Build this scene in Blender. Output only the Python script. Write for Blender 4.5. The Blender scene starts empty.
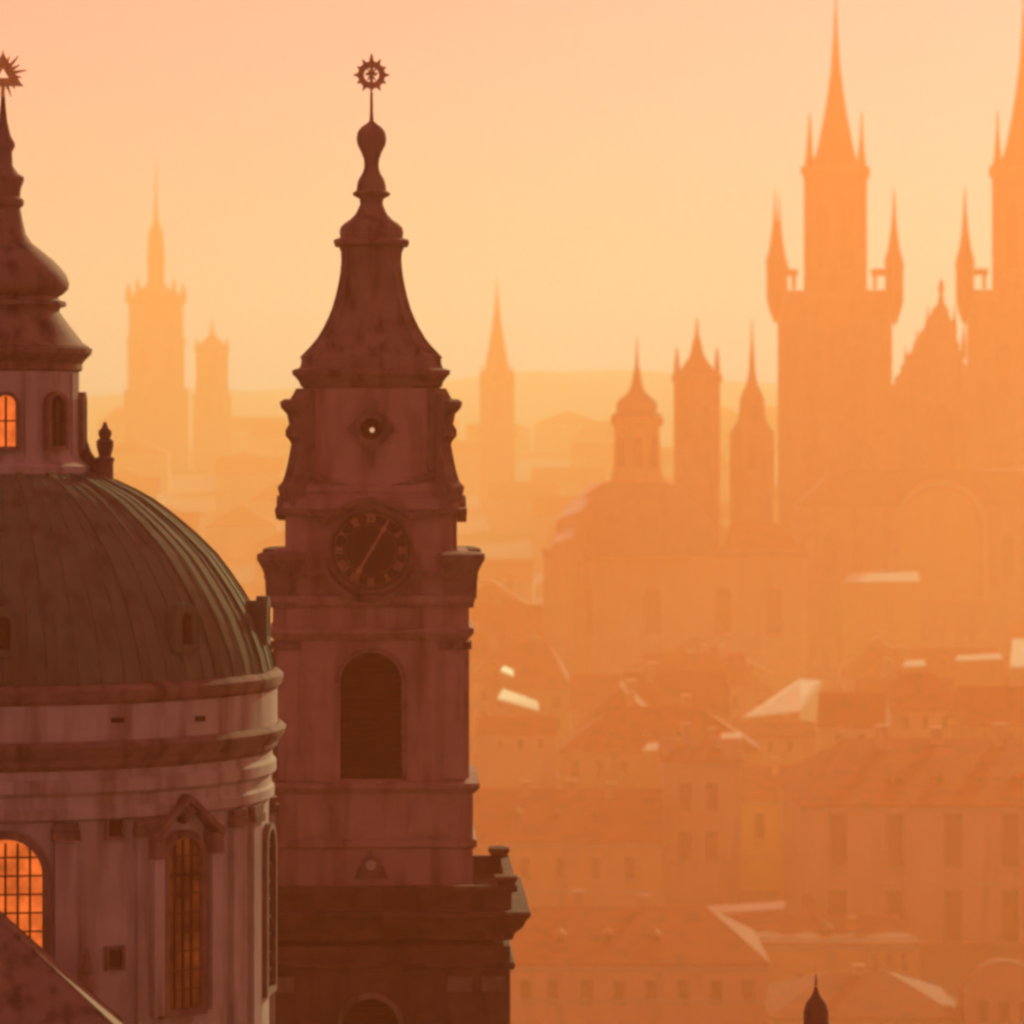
import bpy, bmesh, math, random
from mathutils import Vector, Matrix
random.seed(7)
R = math.radians
S = bpy.context.scene
COL = S.collection

# ------------------------------------------------------------------ camera, world, sun, exposure
CZ, K, HY = 150.0, 0.25e-3, 430.0          # eye height, metres per pixel per metre of distance, horizon row
cam = bpy.data.cameras.new('camera'); camo = bpy.data.objects.new('camera', cam); COL.objects.link(camo)
camo.location = (0, 0, CZ); camo.rotation_euler = (R(90), 0, 0)
cam.sensor_width = 36; cam.lens = 36 / (1024 * K); cam.shift_y = -(512 - HY) / 1024
cam.clip_start = 0.5; cam.clip_end = 20000
cam.dof.use_dof = True; cam.dof.focus_distance = 104; cam.dof.aperture_fstop = 1.0
S.camera = camo

SUN_AZ, SUN_EL = 23.0, 18.8                 # degrees right of the view axis, above the horizon
sdir = Vector((math.sin(R(SUN_AZ)) * math.cos(R(SUN_EL)), math.cos(R(SUN_AZ)) * math.cos(R(SUN_EL)), math.sin(R(SUN_EL))))
w = bpy.data.worlds.new('World'); S.world = w; w.use_nodes = True
nt = w.node_tree; bg = nt.nodes['Background']
sky = nt.nodes.new('ShaderNodeTexSky'); sky.sky_type = 'NISHITA'; sky.sun_disc = False
sky.sun_elevation = R(SUN_EL); sky.sun_rotation = R(SUN_AZ); sky.air_density = 1.0; sky.dust_density = 0.5; sky.ozone_density = 1.0
mx = nt.nodes.new('ShaderNodeMix'); mx.data_type = 'RGBA'; mx.blend_type = 'MULTIPLY'; mx.inputs['Factor'].default_value = 1
mx.inputs['B'].default_value = (1.0, 0.28, 0.245, 1)      # the warm morning air
nt.links.new(sky.outputs[0], mx.inputs['A']); nt.links.new(mx.outputs['Result'], bg.inputs[0])
bg.inputs[1].default_value = 0.085
sl = bpy.data.lights.new('sun', 'SUN'); sl.energy = 5.0; sl.angle = R(0.5); sl.color = (1.0, 0.425, 0.165)
so = bpy.data.objects.new('sun', sl); COL.objects.link(so); so.location = (200, 300, 400)
so.rotation_euler = (-sdir).to_track_quat('-Z', 'Y').to_euler()
S.view_settings.view_transform = 'Standard'; S.view_settings.look = 'None'
S.view_settings.exposure = 0.68; S.view_settings.gamma = 1.0
S.cycles.volume_bounces = 2; S.cycles.max_bounces = 6; S.cycles.diffuse_bounces = 3
S.cycles.use_denoising = True
S.cycles.filter_width = 3.2
S.cycles.sample_clamp_indirect = 6

HAZE_DENSITY = 0.00096
HAZE_COLOR = (1.0, 0.30, 0.11, 1)
HAZE_G = 0.3

# ------------------------------------------------------------------ helpers
def X(px, d): return (px - 512) * K * d
def Z(py, d): return CZ + (HY - py) * K * d
def smooth(a, b, t):
    t = max(0, min(1, (t - a) / (b - a))); return t * t * (3 - 2 * t)
def gz(y):                                   # terrain height at distance y
    z = 128 - 4 * smooth(-100, 110, y) - 99 * smooth(115, 600, y)
    return z + 105 * ((y - 2200) / 2400) ** 1.15 if y > 2200 else z
def DD(d):                                    # depth of the town, metres from the eye
    t = [(0, 0), (455, 800), (620, 1130), (800, 1340), (1100, 1720), (1375, 2250), (2500, 4600), (9000, 11500)]
    for (a, p), (b, q) in zip(t, t[1:]):
        if d <= b: return p + (q - p) * (d - a) / (b - a)

class MB:
    def __init__(s): s.b = bmesh.new()
    def vs(s, pts): return [s.b.verts.new(p) for p in pts]
    def face(s, pts):
        try: return s.b.faces.new(s.vs(pts))
        except ValueError: return None
    def rings(s, rings, close=True, cap0=True, cap1=True):
        vv = [s.vs(r) for r in rings]; n = len(vv[0])
        for a, b in zip(vv, vv[1:]):
            for i in range(n if close else n - 1):
                j = (i + 1) % n
                try: s.b.faces.new((a[i], a[j], b[j], b[i]))
                except ValueError: pass
        if cap0: s.b.faces.new(vv[0][::-1])
        if cap1: s.b.faces.new(vv[-1])
        return s
    def box(s, x0, x1, y0, y1, z0, z1):
        return s.rings([[(x0,y0,z0),(x1,y0,z0),(x1,y1,z0),(x0,y1,z0)], [(x0,y0,z1),(x1,y0,z1),(x1,y1,z1),(x0,y1,z1)]])
    def lathe(s, prof, n=48, c=(0,0), cap=True, rot=0.0):
        rr = []
        for r, z in prof:
            r = max(r, 0.004)
            rr.append([(c[0] + r*math.cos(2*math.pi*i/n + rot), c[1] + r*math.sin(2*math.pi*i/n + rot), z) for i in range(n)])
        return s.rings(rr, cap0=cap, cap1=cap)
    def sq(s, prof, ch=0.0, c=(0,0), cap=True):          # square plan with chamfered corners
        rr = []
        for h, z in prof:
            h = max(h, .004); e = h * (1 - ch)
            if ch > 0: p = [(h,-e),(h,e),(e,h),(-e,h),(-h,e),(-h,-e),(-e,-h),(e,-h)]
            else: p = [(h,-h),(h,h),(-h,h),(-h,-h)]
            rr.append([(c[0]+a, c[1]+b, z) for a, b in p])
        return s.rings(rr, cap0=cap, cap1=cap)
    def prism(s, poly, y0, y1):                          # (x,z) outline pushed along y
        return s.rings([[(x, y0, z) for x, z in poly], [(x, y1, z) for x, z in poly]])
    def tube(s, p, q, r0, r1=None, n=8):
        p, q = Vector(p), Vector(q); r1 = r0 if r1 is None else r1
        m = (q - p).to_track_quat('Z', 'Y').to_matrix()
        return s.rings([[tuple(p + m @ Vector((r0*math.cos(2*math.pi*i/n), r0*math.sin(2*math.pi*i/n), 0))) for i in range(n)],
                        [tuple(q + m @ Vector((r1*math.cos(2*math.pi*i/n), r1*math.sin(2*math.pi*i/n), 0))) for i in range(n)]])
    def band(s, outer, inner, y0, y1, close=True):       # frame between two (x,z) outlines
        n = len(outer); o0, o1 = s.vs([(x,y0,z) for x,z in outer]), s.vs([(x,y1,z) for x,z in outer])
        i0, i1 = s.vs([(x,y0,z) for x,z in inner]), s.vs([(x,y1,z) for x,z in inner])
        for k in range(n if close else n - 1):
            j = (k + 1) % n
            for q in ((o0[k],o0[j],i0[j],i0[k]), (o1[k],i1[k],i1[j],o1[j]), (o0[k],o1[k],o1[j],o0[j]), (i0[k],i0[j],i1[j],i1[k])):
                try: s.b.faces.new(q)
                except ValueError: pass
        if not close:
            s.b.faces.new((o0[0],i0[0],i1[0],o1[0])); s.b.faces.new((o0[-1],o1[-1],i1[-1],i0[-1]))
        return s
    def xf(s, m, start=0):
        bmesh.ops.transform(s.b, matrix=m, verts=s.b.verts); return s
    def mesh(s, name, mat, ang=35):
        bmesh.ops.recalc_face_normals(s.b, faces=s.b.faces)
        me = bpy.data.meshes.new(name); s.b.to_mesh(me); s.b.free()
        me.materials.append(mat); me.shade_smooth(); me.set_sharp_from_angle(angle=R(ang)); return me
    def build(s, name, mat, parent=None, ang=35):
        return link(name, s.mesh(name, mat, ang), parent)

def link(name, me, parent=None, mw=None):
    o = bpy.data.objects.new(name, me); COL.objects.link(o)
    if parent: o.parent = parent
    if mw is not None: o.matrix_local = mw
    return o
def tag(o, label, cat, group=None):
    o['label'] = label; o['category'] = cat
    if group: o['group'] = group
    return o
def thing(name, label, cat, loc, rz=0, group=None):
    o = bpy.data.objects.new(name, None); COL.objects.link(o); o.location = loc; o.rotation_euler = (0, 0, rz)
    o.empty_display_size = 1
    return tag(o, label, cat, group)
def copy_tree(o, parent=None):
    c = o.copy(); COL.objects.link(c); c.parent = parent
    for ch in list(o.children): copy_tree(ch, c)
    return c
def archp(cx, hw, z0, zs, n=12):                         # arched outline, anticlockwise
    return [(cx-hw, z0), (cx+hw, z0)] + [(cx + hw*math.cos(math.pi*i/n), zs + hw*math.sin(math.pi*i/n)) for i in range(n+1)]
def pointp(cx, hw, z0, zs, h, n=6):                      # pointed outline
    a = [(cx + hw*(1-(i/n)**1.6), zs + h*math.sin(math.pi/2*i/n)) for i in range(n+1)]
    return [(cx-hw, z0), (cx+hw, z0)] + a + [(2*cx-x, z) for x, z in a[-2::-1]]
def azim(phi, r):                                        # local (u, out, z) -> placed on a drum; out is -y
    a = R(phi)
    return Matrix.Translation((r*math.sin(a), -r*math.cos(a), 0)) @ Matrix.Rotation(a, 4, 'Z')

# ------------------------------------------------------------------ materials
MATS = {}
def mat(name, c1, c2=None, scale=1.0, rough=0.85, metal=0.0, bump=0.0, bands=None, stain=None, emit=None, stretch=1.0, spec=0.3):
    m = bpy.data.materials.new(name); m.use_nodes = True; MATS[name] = m
    n = m.node_tree; L = n.links; p = n.nodes['Principled BSDF']
    p.inputs['Roughness'].default_value = rough; p.inputs['Metallic'].default_value = metal
    p.inputs['Specular IOR Level'].default_value = spec
    tc = n.nodes.new('ShaderNodeTexCoord'); mp = n.nodes.new('ShaderNodeMapping')
    mp.inputs['Scale'].default_value = (scale, scale, scale*stretch); L.new(tc.outputs['Object'], mp.inputs[0])
    no = n.nodes.new('ShaderNodeTexNoise'); no.inputs['Detail'].default_value = 7; no.inputs['Roughness'].default_value = .62
    no.inputs['Scale'].default_value = 1.0; L.new(mp.outputs[0], no.inputs['Vector'])
    rp = n.nodes.new('ShaderNodeValToRGB'); rp.color_ramp.elements[0].position = .32; rp.color_ramp.elements[1].position = .68
    rp.color_ramp.elements[0].color = (*c1, 1); rp.color_ramp.elements[1].color = (*(c2 or c1), 1)
    L.new(no.outputs[0], rp.inputs[0]); colour = rp.outputs[0]; height = no.outputs[0]
    if stain:                                            # long rain streaks
        m2 = n.nodes.new('ShaderNodeMapping'); m2.inputs['Scale'].default_value = (stain[1], stain[1], stain[1]*.12)
        L.new(tc.outputs['Object'], m2.inputs[0])
        n2 = n.nodes.new('ShaderNodeTexNoise'); n2.inputs['Scale'].default_value = 1; n2.inputs['Detail'].default_value = 4
        L.new(m2.outputs[0], n2.inputs['Vector'])
        r2 = n.nodes.new('ShaderNodeValToRGB'); r2.color_ramp.elements[0].position = .48; r2.color_ramp.elements[1].position = .72
        L.new(n2.outputs[0], r2.inputs[0])
        mm = n.nodes.new('ShaderNodeMix'); mm.data_type = 'RGBA'; mm.inputs['B'].default_value = (*stain[0], 1)
        L.new(r2.outputs[0], mm.inputs['Factor']); L.new(colour, mm.inputs['A']); colour = mm.outputs['Result']
    if bands:                                            # (direction, scale, strength): tile courses or seams
        wv = n.nodes.new('ShaderNodeTexWave'); wv.bands_direction = bands[0]; wv.inputs['Scale'].default_value = bands[1]
        wv.inputs['Distortion'].default_value = .4; wv.inputs['Detail'].default_value = 1
        L.new(tc.outputs['Object'], wv.inputs['Vector'])
        mm = n.nodes.new('ShaderNodeMix'); mm.data_type = 'RGBA'; mm.blend_type = 'MULTIPLY'
        mm.inputs['Factor'].default_value = bands[2]; L.new(colour, mm.inputs['A']); L.new(wv.outputs[0], mm.inputs['B'])
        colour = mm.outputs['Result']
    L.new(colour, p.inputs['Base Color'])
    if bump:
        bp = n.nodes.new('ShaderNodeBump'); bp.inputs['Strength'].default_value = bump; bp.inputs['Distance'].default_value = .05
        L.new(height, bp.inputs['Height']); L.new(bp.outputs[0], p.inputs['Normal'])
    if emit:                                             # emission standing in for sky seen through openings, varied by noise
        p.inputs['Emission Color'].default_value = (*emit[0], 1)
        mr = n.nodes.new('ShaderNodeMapRange'); mr.inputs['From Min'].default_value = .34; mr.inputs['From Max'].default_value = .66
        mr.inputs['To Min'].default_value = emit[1]*emit[2]; mr.inputs['To Max'].default_value = emit[1]*1.25
        L.new(no.outputs[0], mr.inputs['Value']); L.new(mr.outputs[0], p.inputs['Emission Strength'])
    return m
STONE = mat('pale_sandstone', (.38,.35,.33), (.48,.45,.43), 1.1, .9, bump=.3, stain=((.20,.145,.125), 1.6))
TSTONE = mat('tower_sandstone', (.345,.215,.19), (.435,.28,.25), 1.0, .9, bump=.3, stain=((.19,.10,.08), 1.5))
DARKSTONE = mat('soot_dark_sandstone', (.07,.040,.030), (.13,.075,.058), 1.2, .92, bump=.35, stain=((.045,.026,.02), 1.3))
TRIM = mat('carved_sandstone', (.15,.10,.085), (.25,.175,.145), 2.0, .9, bump=.4, stain=((.075,.05,.04), 2))
COPPER = mat('old_copper', (.095,.140,.10), (.135,.185,.128), .9, .85, bump=.1, stain=((.07,.078,.055), 1.4), spec=.12)
SLATE = mat('dark_metal_roof', (.185,.13,.108), (.25,.18,.147), 1.6, .82, bump=.12, stain=((.04,.028,.022), 2))
GOLD = mat('worn_gilding', (.62,.40,.16), (.80,.55,.25), 6, .5, .4)
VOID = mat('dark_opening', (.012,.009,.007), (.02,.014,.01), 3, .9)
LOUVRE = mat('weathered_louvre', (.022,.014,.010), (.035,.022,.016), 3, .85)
GLASS = mat('old_glass', (.03,.022,.018), (.06,.04,.03), 3, .2, spec=.5)
SKYGLOW = mat('sky_glow_glass', (.1,.04,.02), (.16,.06,.03), 1.3, .4, emit=((1.0,.17,.028), .55, .35))  # painted glow in place of bright sky seen through the windows
SKYGLOW_DIM = mat('dim_sky_glow_glass', (.03,.013,.008), (.10,.04,.02), .8, .4, emit=((1.0,.17,.025), .10, .02))  # weaker painted glow, for sky showing through the drum from opposite windows
DIAL = mat('clock_dial', (.014,.009,.007), (.024,.015,.011), 4, .8)
ROOF = mat('terracotta_tiles', (.38,.062,.012), (.45,.082,.016), .12, .9, bands=('Z', .5, .3), stain=((.15,.055,.03), .25))
ROOF2 = mat('old_terracotta_tiles', (.31,.052,.011), (.38,.070,.015), .1, .9, bands=('Z', .6, .3), stain=((.12,.05,.03), .2))
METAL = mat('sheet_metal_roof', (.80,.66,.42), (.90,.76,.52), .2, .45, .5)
GREEN = mat('green_copper_roof', (.10,.13,.09), (.15,.18,.12), .2, .9, stain=((.07,.08,.05), .3))
PLASTER = [mat('cream_plaster', (.60,.37,.17), (.72,.48,.24), .1, .9, stain=((.40,.29,.2), .2)),
           mat('ochre_plaster', (.58,.30,.10), (.70,.40,.14), .1, .9, stain=((.36,.23,.13), .2)),
           mat('rose_plaster', (.62,.30,.17), (.74,.40,.24), .1, .9, stain=((.38,.22,.16), .2))]
FARSTONE = mat('dark_gothic_stone', (.20,.15,.11), (.30,.23,.17), .12, .9, stain=((.14,.10,.08), .2))
FARROOF = mat('black_slate_spire', (.06,.05,.045), (.10,.08,.07), .2, .6)
GRASS = mat('valley_ground', (.07,.08,.035), (.13,.10,.06), .05, .95)
WOOD = mat('wooded_hill', (.05,.06,.03), (.09,.10,.05), .02, .95, bump=.5)
TRUNK = mat('bark', (.07,.05,.035), (.11,.08,.055), 2, .95)
LEAF = mat('autumn_leaves', (.05,.05,.02), (.12,.09,.035), .8, .9)

# ------------------------------------------------------------------ ground, hills, haze
GX, GY0, GY1 = 2900, -400, 9200
g = MB(); ys = [-400,-200,-100,-50,0,40,80,110,130,150,180,210,240,270,300,330,360,400,430,480,540,600,700,1000,1500,2000] + list(range(2100, 9201, 100))
xs = list(range(-GX, GX+1, 116))
g.rings([[(x, y, gz(min(y, 4500)) + (1.5*math.sin(x*.021)*math.sin(y*.017) if y > 450 else 0)) for x in xs] for y in ys], close=False, cap0=False, cap1=False)
o = g.build('ground', GRASS, None, 80); o['kind'] = 'structure'
h = MB(); rows = []
for j in range(0, 15):
    y = 5600 + j*220
    env = math.sin(math.pi*min(1, j/9)*.5)
    rows.append([(x, y, 110 + env*(122 + 20*math.sin(x*.0031+1) + 9*math.sin(x*.0083+.5) + 5*math.sin(x*.021+j) + 3*random.random())) for x in range(-GX+20, GX-19, 40)])
h.rings(rows, close=False, cap0=False, cap1=False)
o = h.build('hills', WOOD, None, 80); o['kind'] = 'structure'

hz = MB(); hz.box(-3000, 3000, -450, 9400, 15.0, 452.0)
hm = bpy.data.materials.new('haze'); hm.use_nodes = True; n = hm.node_tree
n.nodes.remove(n.nodes['Principled BSDF'])
pv = n.nodes.new('ShaderNodeVolumePrincipled'); pv.inputs['Density'].default_value = HAZE_DENSITY
pv.inputs['Color'].default_value = HAZE_COLOR; pv.inputs['Anisotropy'].default_value = HAZE_G
pv.inputs['Absorption Color'].default_value = (1, 1, 1, 1)
n.links.new(pv.outputs[0], n.nodes['Material Output'].inputs['Volume'])
o = hz.build('haze', hm); o['kind'] = 'stuff'

# ------------------------------------------------------------------ the domed church
def domed_church():
    d = 100.0; s = K*d; base = gz(d)
    root = thing('domed_church', 'dark domed church with round drum and lantern, cut by the left edge', 'church', (X(3, d), d, base), R(7.25))
    unrot = Matrix.Rotation(-R(7.25), 4, 'Z')
    def zz(py): return Z(py, d) - base
    def prof(l): return [(r*s, zz(y)) for r, y in l]
    MB().lathe(prof([(266,1466),(266,798)]), 96).build('drum_wall', STONE, root)
    MB().lathe(prof([(266,797.9),(271,795),(271,786),(268,783),(268,774),(273,770),(273,760),(269,756),(269,750)]), 96, cap=True).build('frieze', STONE, root, 25)
    MB().lathe(prof([(269,749.9),(274,745),(275,740),(281,733),(283,727),(280,724),(277,722)]), 96).build('cornice', TRIM, root, 25)
    MB().lathe(prof([(274,722.2),(274,688)]), 96).build('attic_band', STONE, root)
    MB().lathe(prof([(274,687.9),(278,684),(280,678),(280,674),(275,670),(262,668)]), 96).build('eaves_ring', TRIM, root, 25)
    dp = [(270,669),(267,655),(262,640),(252,615),(237,590),(224,571),(212,555),(195,538),(177,522),(162,510),(147,499),(130,489.5),(112,481),(98,476),(84,472)]
    dome = MB().lathe(prof(dp), 96).build('dome', COPPER, root)
    rib = MB(); inn = [((r+1)*s, zz(y)) for r, y in dp]; hw = .15
    rib.rings([[(-hw*(.35+.65*r/(270*s)), -r+.05, z), (-hw*(.35+.65*r/(270*s)), -r-.032, z+.02), (hw*(.35+.65*r/(270*s)), -r-.032, z+.02), (hw*(.35+.65*r/(270*s)), -r+.05, z)] for r, z in inn])
    rm = rib.mesh('rib', COPPER)
    for i in range(18): link('rib', rm, dome, azim(10 + i*20, 0))
    # standing seams between the ribs are fine raised lines
    sm = MB(); sm.rings([[(-.018, -r+.02, z), (0, -r-.008, z+.005), (.018, -r+.02, z)] for r, z in inn]); sm = sm.mesh('seam', COPPER)
    for i in range(18):
        for q in (5, 10, 15): link('seam', sm, dome, azim(10 + i*20 + q, 0))
    # lucarnes of the dome
    def dormer():
        b = MB(); top, bot, hw = zz(600), zz(640), 11*s
        b.prism(archp(0, hw, bot, top-hw), -262*s, -215*s)
        b.band(archp(0, hw+.12, bot-.05, top-hw), archp(0, hw-.1, bot+.1, top-hw), -267*s, -255*s)
        return b.mesh('dormer', COPPER), MB().prism(archp(0, hw-.1, bot+.12, top-hw), -263.4*s, -262.4*s).mesh('pane', VOID)
    dm, dpn = dormer()
    for a in (-80, -41, 0, 41, 80, 140, 180, 220):
        q = link('dormer', dm, dome, azim(a, 0)); link('pane', dpn, q)
    # lantern
    MB().lathe(prof([(88,476),(88,466),(82,462),(78,458),(76,450),(76,372)]), 64).build('lantern_wall', STONE, root)
    MB().lathe(prof([(76,372),(79,370),(79,364),(82,360),(88,354),(89,349),(84,347)]), 64).build('lantern_cornice', TRIM, root, 25)
    MB().lathe(prof([(86,347),(80,343),(73,334),(66,325),(60,317),(56,311),(57,308),(63,306),(63,302),(56,300),(55,297),(60,294),(65,289),(66,283),(63,275),(57,267),(49,259),(39,251),(29,243),(23,234),(20,222),(17.5,208),(21,205),(21,200),(17,197),(18,188),(21,181),(21,177),(15,173),(10,166),(9,152),(12,147),(12,143),(8,136),(4.5,122),(3,108),(1.6,92)]), 48).build('lantern_roof', SLATE, root, 40)
    for i in range(8):
        a = 20.5 + i*45
        MB().box(-.16, .16, -78.5*s, -75*s, zz(458), zz(374)).xf(azim(a, 0)).build('pilaster', STONE, root)
    def win(parent, phi, r, hw, top, bot, pane, name='window', mull=1, fw=5):
        hw, fw = hw*s, fw*s; zt, zb = zz(top), zz(bot); m = azim(phi, 0)
        f = MB().band(archp(0, hw+fw, zb-fw, zt-hw), archp(0, hw, zb, zt-hw), -r*s-.16, -r*s+.5).xf(m).build(name, TRIM, parent)
        MB().prism(archp(0, hw, zb, zt-hw), -r*s-.03, -r*s+.3).xf(m).build('pane', pane, f)
        bars = MB()
        for i in range(mull):
            u = -hw + 2*hw*(i+1)/(mull+1); bars.box(u-.028, u+.028, -r*s-.075, -r*s-.028, zb, zt-.02*hw - hw*.1)
        nb = max(2, int((zt-zb)/.42))
        for i in range(1, nb): bars.box(-hw, hw, -r*s-.066, -r*s-.029, zb+(zt-zb)*i/nb-.02, zb+(zt-zb)*i/nb+.02)
        bars.xf(m).build('glazing_bar', LOUVRE, f)
        return f
    for a, pn in ((-81,GLASS),(-40,GLASS),(2,SKYGLOW),(41,GLASS),(82,GLASS)):
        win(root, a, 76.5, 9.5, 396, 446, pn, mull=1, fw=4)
    for a in (75, 110, 180, 250, 285):                 # scrolls and urns round the foot of the lantern
        q = [(-110*s, zz(480)), (-106*s, zz(468)), (-96*s, zz(463)), (-88*s, zz(452)), (-84*s, zz(440)), (-75*s, zz(440)), (-75*s, zz(480))]
        b = MB(); b.rings([[(t, y, z) for y, z in q] for t in (-.14, .14)]); b.xf(azim(a+8, 0)).build('scroll', TRIM, root)
    for a in (76, 284):
        u = MB().lathe([(r*s, zz(y)) for r, y in [(8.5,486),(8.5,462),(9.5,461),(9.5,458),(6,456),(7,452),(8.5,446),(8.5,441),(5,438),(6.5,435),(6.5,431),(3.5,428),(1.2,422)]], 14)
        u.xf(azim(a, 104*s)).build('urn', TRIM, root)
    # gilded triangle with rays on top of the lantern
    f = MB(); zc = zz(74); t = .56
    tri = [(t*1.0*math.cos(a), zc - .02 + t*math.sin(a)) for a in (math.pi/2, math.pi/2+2.094, math.pi/2+4.189)]
    f.band(tri, [(x*.30, zc-.02 + (z-zc+.02)*.30) for x, z in tri], -.06, .06)
    for i in range(18):
        a = i*math.pi/9 + .17; l0, l1 = .22, (.48 if i % 2 else .60)
        f.tube((l0*math.cos(a), 0, zc+l0*math.sin(a)), (l1*math.cos(a), 0, zc+l1*math.sin(a)), .06, .012, 6)
    f.tube((0,0,zz(97)), (0,0,zz(82)), .06, .05)
    f.build('finial', GOLD, root)
    # drum windows, aedicules, pilasters
    win(root, 0.5, 266, 34, 812, 985, SKYGLOW, mull=5, fw=8)
    for a in (-39.5, 39.5):
        f = win(root, a, 266, 21, 818, 982, SKYGLOW_DIM, mull=3, fw=7)
        jam = MB()
        for sg in (-1, 1): jam.box(sg*37*s-.16, sg*37*s+.16, -266*s-.26, -266*s+.05, zz(985), zz(836))
        jam.xf(azim(a, 0)).build('side_column', STONE, root)
        sur = MB(); m = azim(a, 0)
        pts = [(-46*s, zz(812)), (-36*s, zz(806)), (-24*s, zz(796)), (-12*s, zz(786)), (0, zz(777)), (12*s, zz(786)), (24*s, zz(796)), (36*s, zz(806)), (46*s, zz(812))]
        sur.band(pts, [(x*.94, z-.17) for x, z in pts], -266*s-.34, -266*s+.1, close=False)
        sur.box(-44*s, -30*s, -266*s-.3, -266*s+.05, zz(836), zz(816)).box(30*s, 44*s, -266*s-.3, -266*s+.05, zz(836), zz(816))
        sur.xf(m).build('pediment', TRIM, root)
        MB().lathe([(.02, zz(806)), (.14, zz(803)), (.2, zz(797)), (.14, zz(791)), (.02, zz(788))], 12).xf(azim(a, 269*s)).build('keystone', TRIM, root)
    for a in (-77, 77):
        win(root, a, 266, 24, 826, 984, GLASS, mull=1, fw=6)
    for a in (-23, 23):
        for y in (805, 928):
            hw = 7*s; z0, z1 = zz(y+8), zz(y-9)
            f = MB().band([(-hw-.07,z0-.07),(hw+.07,z0-.07),(hw+.07,z1+.07),(-hw-.07,z1+.07)], [(-hw,z0),(hw,z0),(hw,z1),(-hw,z1)], -266*s-.1, -266*s+.3).xf(azim(a,0)).build('square_window', TRIM, root)
            MB().box(-hw, hw, -266*s-.02, -266*s+.3, z0, z1).xf(azim(a,0)).build('pane', VOID, f)
    for a in (-66,-57,-30,-12.5,12.5,30,57,66,88):
        p = MB().box(-.27, .27, -266*s-.14, -266*s+.1, zz(1466), zz(815)).xf(azim(a, 0)).build('pilaster', STONE, root)
        c = MB().box(-.33, .33, -266*s-.22, -266*s+.1, zz(814.5), zz(806)).box(-.30, .30, -266*s-.18, -266*s+.1, zz(805.5), zz(798.5))
        c.xf(azim(a, 0)).build('capital', TRIM, p)
    for a, y in ((23, 703), (43, 706)):
        MB().box(-.16, .16, -274*s-.03, -274*s+.1, zz(y+2.4), zz(y-2.4)).xf(azim(a, 0)).build('attic_slot', VOID, root)
    # nave roof in front of the drum, lower left
    def lx(px, dd): return X(px, dd) - X(3, d)
    y0, y1, yr = -15.5, -6.9, -9.4; dd = 90.0
    ex0, ex1 = lx(-330, 86), lx(178, 86); rx0, rx1 = lx(-300, dd), lx(-92, dd)
    ez, rz = Z(1070, 86)-base, Z(838, dd)-base
    b = MB(); A = [(ex0,y0,ez),(ex1,y0,ez),(lx(122,93),y1,ez),(ex0,y1,ez)]; Bq = [(rx0,yr,rz),(rx1,yr,rz)]
    b.face([A[0],A[1],Bq[1],Bq[0]]); b.face([A[1],A[2],Bq[1]]); b.face([A[2],A[3],Bq[0],Bq[1]]); b.face([A[3],A[0],Bq[0]]); b.face(A[::-1])
    bmesh.ops.remove_doubles(b.b, verts=b.b.verts, dist=1e-4)
    nr = b.xf(unrot).build('nave_roof', SLATE, root, 20)
    rl = MB()
    for p, q in ((Bq[0],Bq[1]), (A[1],Bq[1]), (A[2],Bq[1])): rl.tube(p, q, .04, .04, 8)
    rl.xf(unrot).build('ridge_roll', SLATE, nr)
    MB().box(ex0+.3, lx(122,93)-.3, y0+.3, y1-.3, 0, ez-.004).xf(unrot).build('nave_wall', STONE, root)
    MB().lathe([(r*s*.93, zz(y)) for r, y in [(9,1030),(9,975),(10,974),(10,969),(5,965),(6,958),(9,950),(9,944),(5,938),(6.5,932),(4,926),(4.5,922),(1,912)]], 14).xf(azim(15.6, 290*s)).build('urn', SLATE, root)
domed_church()

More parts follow.
